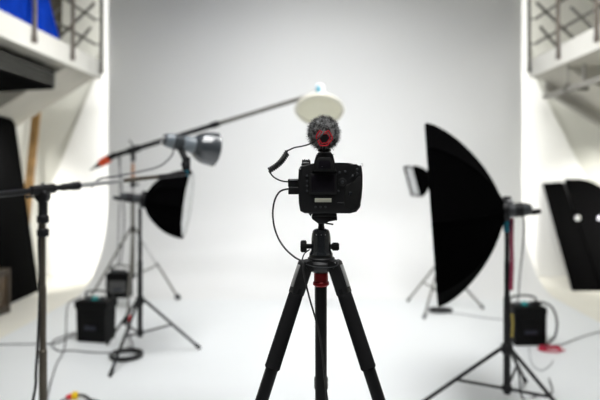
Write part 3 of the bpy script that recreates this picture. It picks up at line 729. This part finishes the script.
# front grip, lens
MB().prism([K(a, b, DC+BD) for a, b in ((346, 166), (361, 167), (362, 185), (361, 206), (357, 211), (346, 211))], (0, .036, 0), bevel=.012, seg=3).build('front_grip', M['rubber'], cam_)
lc = K(327, 186, DC+BD)
ln = MB().lathe(lc - Vector((0, .003, 0)), (0, 1, 0), [(0, .034), (.012, .034), (.016, .038), (.055, .0385), (.058, .041), (.098, .041), (.104, .0435), (.12, .0435), (.12, .039), (.112, .036)], 40).build('lens', M['black'], cam_)
MB().lathe(lc + Vector((0, .104, 0)), (0, 1, 0), [(0, .037), (.004, .030), (.0065, .015), (.007, .001)], 32).build('front_element', M['glass'], ln)
MB().lathe(lc + Vector((0, .06, 0)), (0, 1, 0), [(0, .0412), (.002, .0425), (.03, .0425), (.032, .0412)], 40).build('zoom_ring', M['rubber'], ln)
# viewfinder hump and eyepiece
hp = [(312.4, 171.4), (314.6, 160), (316.2, 155), (318.4, 152.0), (331, 152.0), (333.2, 155), (334.4, 160), (336.4, 171.4)]
hump = MB().prism([K(a, b, DC-.006) for a, b in hp], (0, .062, 0), bevel=.0035, seg=3).build('viewfinder_housing', M['black'], cam_)
ep = [(314.6, 171.0), (316.6, 160.6), (319, 157.6), (330.4, 157.6), (332.6, 160.6), (334.4, 171.0)]
eye = MB().prism([K(a, b, DC-.004) for a, b in ep], (0, -.012, 0), bevel=.0025, seg=3).build('eyecup', M['rubber'], hump)
MB().prism([K(a, b, DC-.0175) for a, b in ((318.4, 168.6), (318.8, 162.4), (320.4, 160.4), (328.8, 160.4), (330.4, 162.4), (330.8, 168.6))], (0, .004, 0), bevel=.0012).build('eyepiece_glass', M['screen'], eye)
MB().ball(K(322.3, 166.6, DC-.0165), .0011).build('eyepiece_screw', M['palegrey'], eye)
for px in (317.2, 333.4):
    MB().lathe(K(px, 154.4, DC-.002), (0, -1, 0), [(0, .0016), (.004, .0016), (.0045, .001)], 10).build('screw', M['silver'], hump)
MB().box(K(324.6, 151.6, DC+.03), (rad(9.5), .022, .004), bevel=.0008).build('hot_shoe', M['silver'], hump)
# release dial, top left
dl = MB().lathe(K(306.2, 165.5, DC+.026), (0, 0, 1), [(0, rad(5.0)), (.004, rad(5.0)), (.0055, rad(4.4)), (.0115, rad(4.4)), (.0135, rad(4.0))], 28).build('release_dial', M['black'], cam_)
MB().box(K(306, 162.8, DC+.0155), (rad(6.0), .004, rad(1.3)), bevel=.0006).build('dial_window', M['palegrey'], dl)
for k in range(4):
    MB().ball(K(302.8 + 2.0*k, 160.1 - (k % 2)*.5, DC+.022), .0016).build('dial_button', M['greyplastic'], dl)
MB().lathe(K(300.2, 168.8, DC+.01), (0, -1, 0), [(0, .0026), (.012, .0026), (.0135, .0018)], 12).build('strap_lug', M['silver'], cam_)
MB().tube([K(361.3, 167.2, DC+.02), K(363.0, 165.0, DC+.02), K(362.4, 163.4, DC+.02), K(360.6, 164.2, DC+.02)], .0008, 6).build('strap_lug', M['silver'], cam_)
# rear screen
sc = MB().prism([K(a, b, DC+.001) for a, b in ((309.4, 173.2), (336.4, 173.2), (336.4, 194.4), (309.4, 194.4))], (0, -.0045, 0), bevel=.0016).build('screen_frame', M['black'], cam_)
MB().prism([K(a, b, DC-.0030) for a, b in ((311.4, 174.8), (334.6, 174.8), (334.6, 192.6), (311.4, 192.6))], (0, -.0012, 0), bevel=.0004).build('rear_screen', M['screen'], sc)
st = MB().prism([K(a, b, DC+.001) for a, b in ((313.2, 196.6), (332.4, 196.6), (332.4, 203.6), (313.2, 203.6))], (0, -.0032, 0), bevel=.001).build('status_frame', M['stand'], cam_)
MB().prism([K(a, b, DC-.0016) for a, b in ((314.8, 198.2), (331.4, 198.2), (331.4, 202.2), (314.8, 202.2))], (0, -.0012, 0), bevel=.0003).build('status_display', M['lcd'], st)
# buttons and controls, greyer than the body in place of small highlights
def button(px, py, r, name='button', m=M['greyplastic'], dep=.0032, d=DC):
    return MB().lathe(K(px, py, d+.001), (0, -1, 0), [(0, rad(r)), (dep*.7, rad(r)), (dep, rad(r*.75))], 16).build(name, m, cam_)
ms = button(342.4, 182.2, 4.2, 'multi_selector', M['black'], .0038)
MB().lathe(K(342.4, 182.2, DC-.002), (0, -1, 0), [(0, rad(1.7)), (.003, rad(1.5)), (.0036, rad(.8))], 14).build('selector_button', M['greyplastic'], ms)
for k, (a, b) in enumerate(((307, 176), (307, 181), (307, 186), (307, 191), (315.5, 207), (320.5, 207), (325.5, 207), (339.5, 172.5), (345.2, 171.6), (338.6, 191), (352.6, 176))):
    button(a, b, 1.25)
for a, b in ((357.2, 169.4), (357.2, 173.6)):
    button(a, b, 1.2, m=M['greyplastic'])
button(350.2, 193.5, 2.2, 'joystick', M['gloss'], .005)
MB().lathe(K(356.5, 168.2, DC+.02), (0, 0, 1), [(0, .0085), (.006, .0085), (.007, .007)], 24).build('command_dial', M['rubber'], cam_)
MB().tube([K(337.5, 202.6, DC-.0012), K(345, 203, DC-.0012), K(350.5, 201.4, DC-.0012), K(354, 198.6, DC-.0012)], .0006, 6).build('seam_line', M['greyplastic'], cam_)
MB().prism([K(308.2, 213.2, DC+.02), K(310.8, 216.6, DC+.02), K(312.2, 213.2, DC+.02)], (0, .004, 0)).build('grip_lever', M['stand'], cam_)

# ---- microphone with furry windshield on the hot shoe
YM = DC + 0.045
mc_ = Vector(((324.0-VX)/F*DC, YM, H-(131.6-VY)/F*DC))
mic = thing('microphone', 'small shotgun microphone with grey fur windshield on the camera', 'microphone', (mc_.x, DC+.03, H-(151-VY)/F*DC))
# fur: ball of strands open at the rear
bm = bmesh.new()
A = Vector((rad(16.6), 0.060, rad(18.0)))
fm = MB(); g = []
for i in range(15):
    th = R(38) + (math.pi-R(38))*i/14      # from the rear opening to the front pole
    g.append((-math.cos(th)*A.y, math.sin(th)))
rings = [[mc_ + Vector((A.x*.86*sn*math.cos(a), yy*.9, A.z*.86*sn*math.sin(a))) for a in [2*math.pi*k/32 for k in range(32)]] for yy, sn in g[:-1]]
fm._loft(rings)
for k in range(4200):
    u = random.uniform(-1, 1); a = random.uniform(0, 2*math.pi)
    if u < -0.80: continue
    sn = math.sqrt(1-u*u)
    nrm = Vector((sn*math.cos(a), u, sn*math.sin(a)))
    b0 = mc_ + Vector((nrm.x*A.x*.82, nrm.y*A.y*.86, nrm.z*A.z*.82))
    ln_ = random.uniform(.006, .0165)
    dr = (nrm + Vector((random.gauss(0, .38), random.gauss(-.12, .38), random.gauss(-.1, .38)))).normalized()
    s_, t_, _ = basis(dr); w = random.uniform(.00035, .0008)
    tip = b0 + dr*ln_ + Vector((0, 0, -.0015))
    mid = b0 + dr*ln_*.55
    v = [fm.bm.verts.new(b0 + s_*w + t_*0), fm.bm.verts.new(b0 - s_*w*.5 + t_*w), fm.bm.verts.new(b0 - s_*w*.5 - t_*w)]
    e = fm.bm.verts.new(tip)
    for i in range(3): fm.bm.faces.new((v[i], v[(i+1) % 3], e))
fm.build('fur_windshield', M['fur'], mic, smooth=60)
# microphone tail, lyre mount
mr = mc_ + Vector((0, -A.y*.80, -rad(6.6)))
MB().lathe(mr - Vector((0, .012, 0)), (0, 1, 0), [(0, .009), (.002, .0115), (.03, .0120), (.06, .012)], 24).build('microphone_tail', M['black'], mic)
hexo = lambda sc_: [mr + Vector(((dx)*S*sc_, -.012, (-dy)*S*sc_)) for dx, dy in ((-7.4, -1.2), (-3.6, 7.0), (3.0, 7.0), (7.8, 0.4), (4.0, -6.6), (1.5, -5.0), (-1.5, -5.0), (-4.0, -6.6))]
def rounded(pts, k=4):
    o_ = []; n = len(pts)
    for i in range(n):
        p0, p1, p2 = pts[i-1], pts[i], pts[(i+1) % n]
        a, b = p1.lerp(p0, .18), p1.lerp(p2, .18)
        for j in range(k+1):
            u = j/k; o_.append(a.lerp(p1, u).lerp(p1.lerp(b, u), u))
    return o_
ly_ = MB().tube(rounded(hexo(1.1)), .0016, 8, closed=True).build('shock_mount', M['redplastic'], mic)
MB().tube(rounded(hexo(.76)), .0011, 8, closed=True).build('inner_ring', M['redplastic'], ly_)
MB().tube(rounded([q + Vector((0, .045, 0)) for q in hexo(1.1)]), .0012, 8, closed=True).build('front_ring', M['redplastic'], ly_)
MB().prism([mr + Vector((dx*S, -.004, -dy*S)) for dx, dy in ((-4.5, -1), (-2.6, 4.8), (2.4, 4.8), (4.8, 0), (2.4, -4), (-2.4, -4))], (0, .004, 0)).build('end_cap', M['rubber'], mic)
MB().tube(spline([mr + Vector((-4.6*S, -.014, 9.2*S)), mr + Vector((-3.2*S, -.019, 11.2*S)), mr + Vector((0, -.021, 12.0*S)), mr + Vector((3.2*S, -.019, 11.2*S)), mr + Vector((4.6*S, -.014, 9.2*S))], 5), .0010, 8).build('cable_clip', M['greyplastic'], mic)
MB().tube([mr + Vector((0, -.006, -rad(6.5))), mr + Vector((0, 0, -rad(9.5))), Vector((mr.x, DC+.03, H-(151.2-VY)/F*DC))], .0045, 10).build('mount_stem', M['black'], mic)
zf = H-(151-VY)/F*DC
MB().lathe((mr.x+.001, DC+.03, zf-.0005), (0, 0, 1), [(0, .016), (.002, .0168), (.0055, .0168), (.007, .013)], 28).build('shoe_foot', M['black'], mic)
for px in (318.6, 333.4):
    MB().ball(K(px, 149.9, DC+.012), .0017).build('foot_screw', M['silver'], mic)

# ---- cables on the camera
def plug(px0, px1, py0, py1, parent, m, name='plug'):
    return MB().box(K((px0+px1)/2, (py0+py1)/2, DC+.022), (rad(px1-px0), .016, rad(py1-py0)), bevel=.0022, seg=3).build(name, m, parent)
d1 = DC + .022
cp = thing('coiled_cable', 'coiled black cable from the microphone to the camera side', 'cable', K(288, 182, d1))
pl = plug(288.0, 299, 178.9, 187.0, cp, M['black'])
MB().box(K(293.6, 180.0, DC+.0135), (rad(8.4), .002, rad(1.1)), bevel=.0004).build('plug_glint', M['steel'], pl)  # pale strip stands in for the highlight along the plug top
m0 = mr + Vector((0.6*S, -.02, 8.6*S))
thin = spline([m0, K(321.5, 135.6, DC-.034), K(316, 140.6, DC-.034), K(308.5, 144.4, DC-.024), K(301, 146.4, DC-.004), K(294.5, 147.6, DC+.02), K(289, 150.0, d1), K(286.6, 150.8, d1)], 7)
MB().tube(thin, .0019, 8).build('cord', M['cable'], cp)
hx = []
ca, cb = K(287.4, 152.2, d1), K(268.8, 170.6, d1)
s_, t_, n_ = basis(cb-ca); bend = Vector((.004, 0, -.004))
N = 13
for k in range(N*12+1):
    u = k/(N*12); a = u*N*2*math.pi
    hx.append(ca.lerp(cb, u) + bend*math.sin(math.pi*u)*1.0 + (s_*math.cos(a) + t_*math.sin(a))*.0060)
MB().tube(hx, .0023, 6).build('coil', M['cable'], cp)
MB().tube(spline([cb, K(270.5, 173.4, d1), K(274, 177.2, d1), K(279, 180.0, d1), K(284, 181.4, d1), K(289, 181.8, d1)], 6), .0019, 8).build('cord', M['cable'], cp)
rc = thing('remote_cable', 'black cable looping from the camera side down the tripod', 'cable', K(288, 190, d1))
plug(288.3, 299, 187.0, 194.4, rc, M['black'])
path = [K(289.5, 189.0, d1), K(284.5, 189.6, d1), K(279.5, 192.0, d1), K(275.6, 198, d1), K(273.4, 206, d1), K(272.8, 216, d1), K(274.6, 228, d1), K(279, 239.5, d1-.01), K(286, 249.5, d1-.03), K(295, 257.4, d1-.045), K(302.6, 262.2, d1-.055),
        K(303.4, 271, d1-.062), K(306, 284, d1-.068), K(310, 300, d1-.06), K(315, 317, d1-.055), K(319.5, 335, d1-.06), K(322.4, 355, d1-.07), K(325, 380, d1-.08), K(327.6, 402, d1-.09), K(331, 430, d1-.09), K(336, 470, d1-.08)]
MB().tube(spline(path, 7), .0023, 8).build('cord', M['cable'], rc)
MB().tube(spline([K(302.4, 263.4, d1-.05), K(302.6, 258, d1-.04), K(305, 253, d1-.025), K(309.5, 249.6, d1-.015)], 6), .0017, 8).build('cord_loop', M['cable'], rc)
MB().tube(spline([K(306, 264.2, d1-.052), K(314, 266.6, d1-.052), K(323, 267.6, d1-.052), K(333, 267.0, d1-.052), K(338, 264.4, d1-.048), K(337.6, 260.8, d1-.036), K(334, 259.4, d1-.024)], 6), .0010, 8).build('safety_wire', M['greyplastic'], rc)

# repeats of one kind share a group
GROUPS = {'light_stand': 'light stands around the cove', 'boom_stand': 'boom stands on the left', 'softbox': 'softboxes on light stands', 'flash_head': 'flash heads on the stands',
          'power_pack': 'flash power packs', 'cable': 'cables trailing about the studio', 'cable_coil': 'coils of cable on the floor', 'black_board': 'black boards leaning at the right', 'balcony_railing': 'balcony railings'}
for o in C.objects:
    k = o.name.split('.')[0]
    if o.parent is None and k in GROUPS and 'category' in o: o['group'] = GROUPS[k]

# ------------------------------------------------------------------ light: unseen ceiling lights, with fill lamps added for panels, balconies and camera
def area(name, loc, rot, sx_, sy_, e, col=(1, 1, 1), spread=180):
    l = bpy.data.lights.new(name, 'AREA'); l.shape = 'RECTANGLE'; l.size = sx_; l.size_y = sy_; l.energy = e; l.color = col; l.spread = R(spread)
    o = bpy.data.objects.new(name, l); C.objects.link(o); o.location = loc; o.rotation_euler = rot; return o
WH = (0.995, 1.0, 0.997)
for y, tilt, sy_, e, sp in ((2.4, 28, 0.6, 22, 100), (2.4, 38, 0.6, 24, 100), (3.6, 28, 0.6, 33, 100), (3.6, 48, 0.6, 9, 50), (4.8, 28, 0.6, 20, 100)):
    area('unseen_ceiling_light', (0, y, 5.2), (R(tilt), 0, 0), 2.2, sy_, e, WH, sp)
area('unseen_ceiling_light', (0, 0.6, 5.2), (R(10), 0, 0), 3.0, 1.6, 76, WH, 110)  # fill added overhead to bring out the camera's rear side
for sg in (-1, 1):
    # unseen vertical strips added behind the cove edges to brighten the white panels
    o = area('added_strip_fill', (2.6*sg, 8.02, 2.2), (0, 0, 0), 0.08, 4.2, 17.5, (1.0, 0.99, 0.96))
    o.rotation_euler = Vector((math.cos(R(30))*sg, math.sin(R(30)), 0)).to_track_quat('-Z', 'Y').to_euler()
    area('added_balcony_fill', (3.6*sg, 5.85, 2.2), (R(52), 0, R(-20*sg)), 0.6, 0.12, 28, (1.0, 0.985, 0.93), 64)  # unseen fill added for the wall and floor below the balcony
    area('added_gallery_fill', (3.6*sg, 5.0, 4.9), (R(10), 0, 0), 0.5, 0.3, 40, (1.0, 0.985, 0.95), 110)  # unseen fill added for the upper ends of the rear wall
    o = area('added_gallery_fill', (2.6*sg, 6.4, 3.9), (0, 0, 0), 0.5, 0.3, 14, (1.0, 0.985, 0.95), 50)  # unseen lamp added to whiten the opposite balcony fascia
    o.rotation_euler = (Vector((-2.8*sg, 5.5, 2.75)) - o.location).to_track_quat('-Z', 'Y').to_euler()
w = bpy.data.worlds.new('World'); bpy.context.scene.world = w; w.use_nodes = True
w.node_tree.nodes['Background'].inputs['Color'].default_value = (0.9, 0.95, 1.0, 1); w.node_tree.nodes['Background'].inputs['Strength'].default_value = 0.3

# ------------------------------------------------------------------ viewpoint
cd = bpy.data.cameras.new('viewpoint'); co = bpy.data.objects.new('viewpoint', cd); C.objects.link(co)
co.location = (0, 0, H); co.rotation_euler = (R(90), 0, 0)
cd.lens = 35; cd.sensor_width = 36; cd.sensor_fit = 'HORIZONTAL'
cd.shift_x = -(VX-300)/600; cd.shift_y = -(200-VY)/600
cd.dof.use_dof = True; cd.dof.focus_distance = DC - .005; cd.dof.aperture_fstop = 2.1
cd.clip_start = 0.05
sc_ = bpy.context.scene
sc_.camera = co
sc_.view_settings.view_transform = 'Standard'; sc_.view_settings.look = 'None'
sc_.view_settings.gamma = 1.0; sc_.view_settings.use_curve_mapping = False
sc_.view_settings.exposure = 0.0
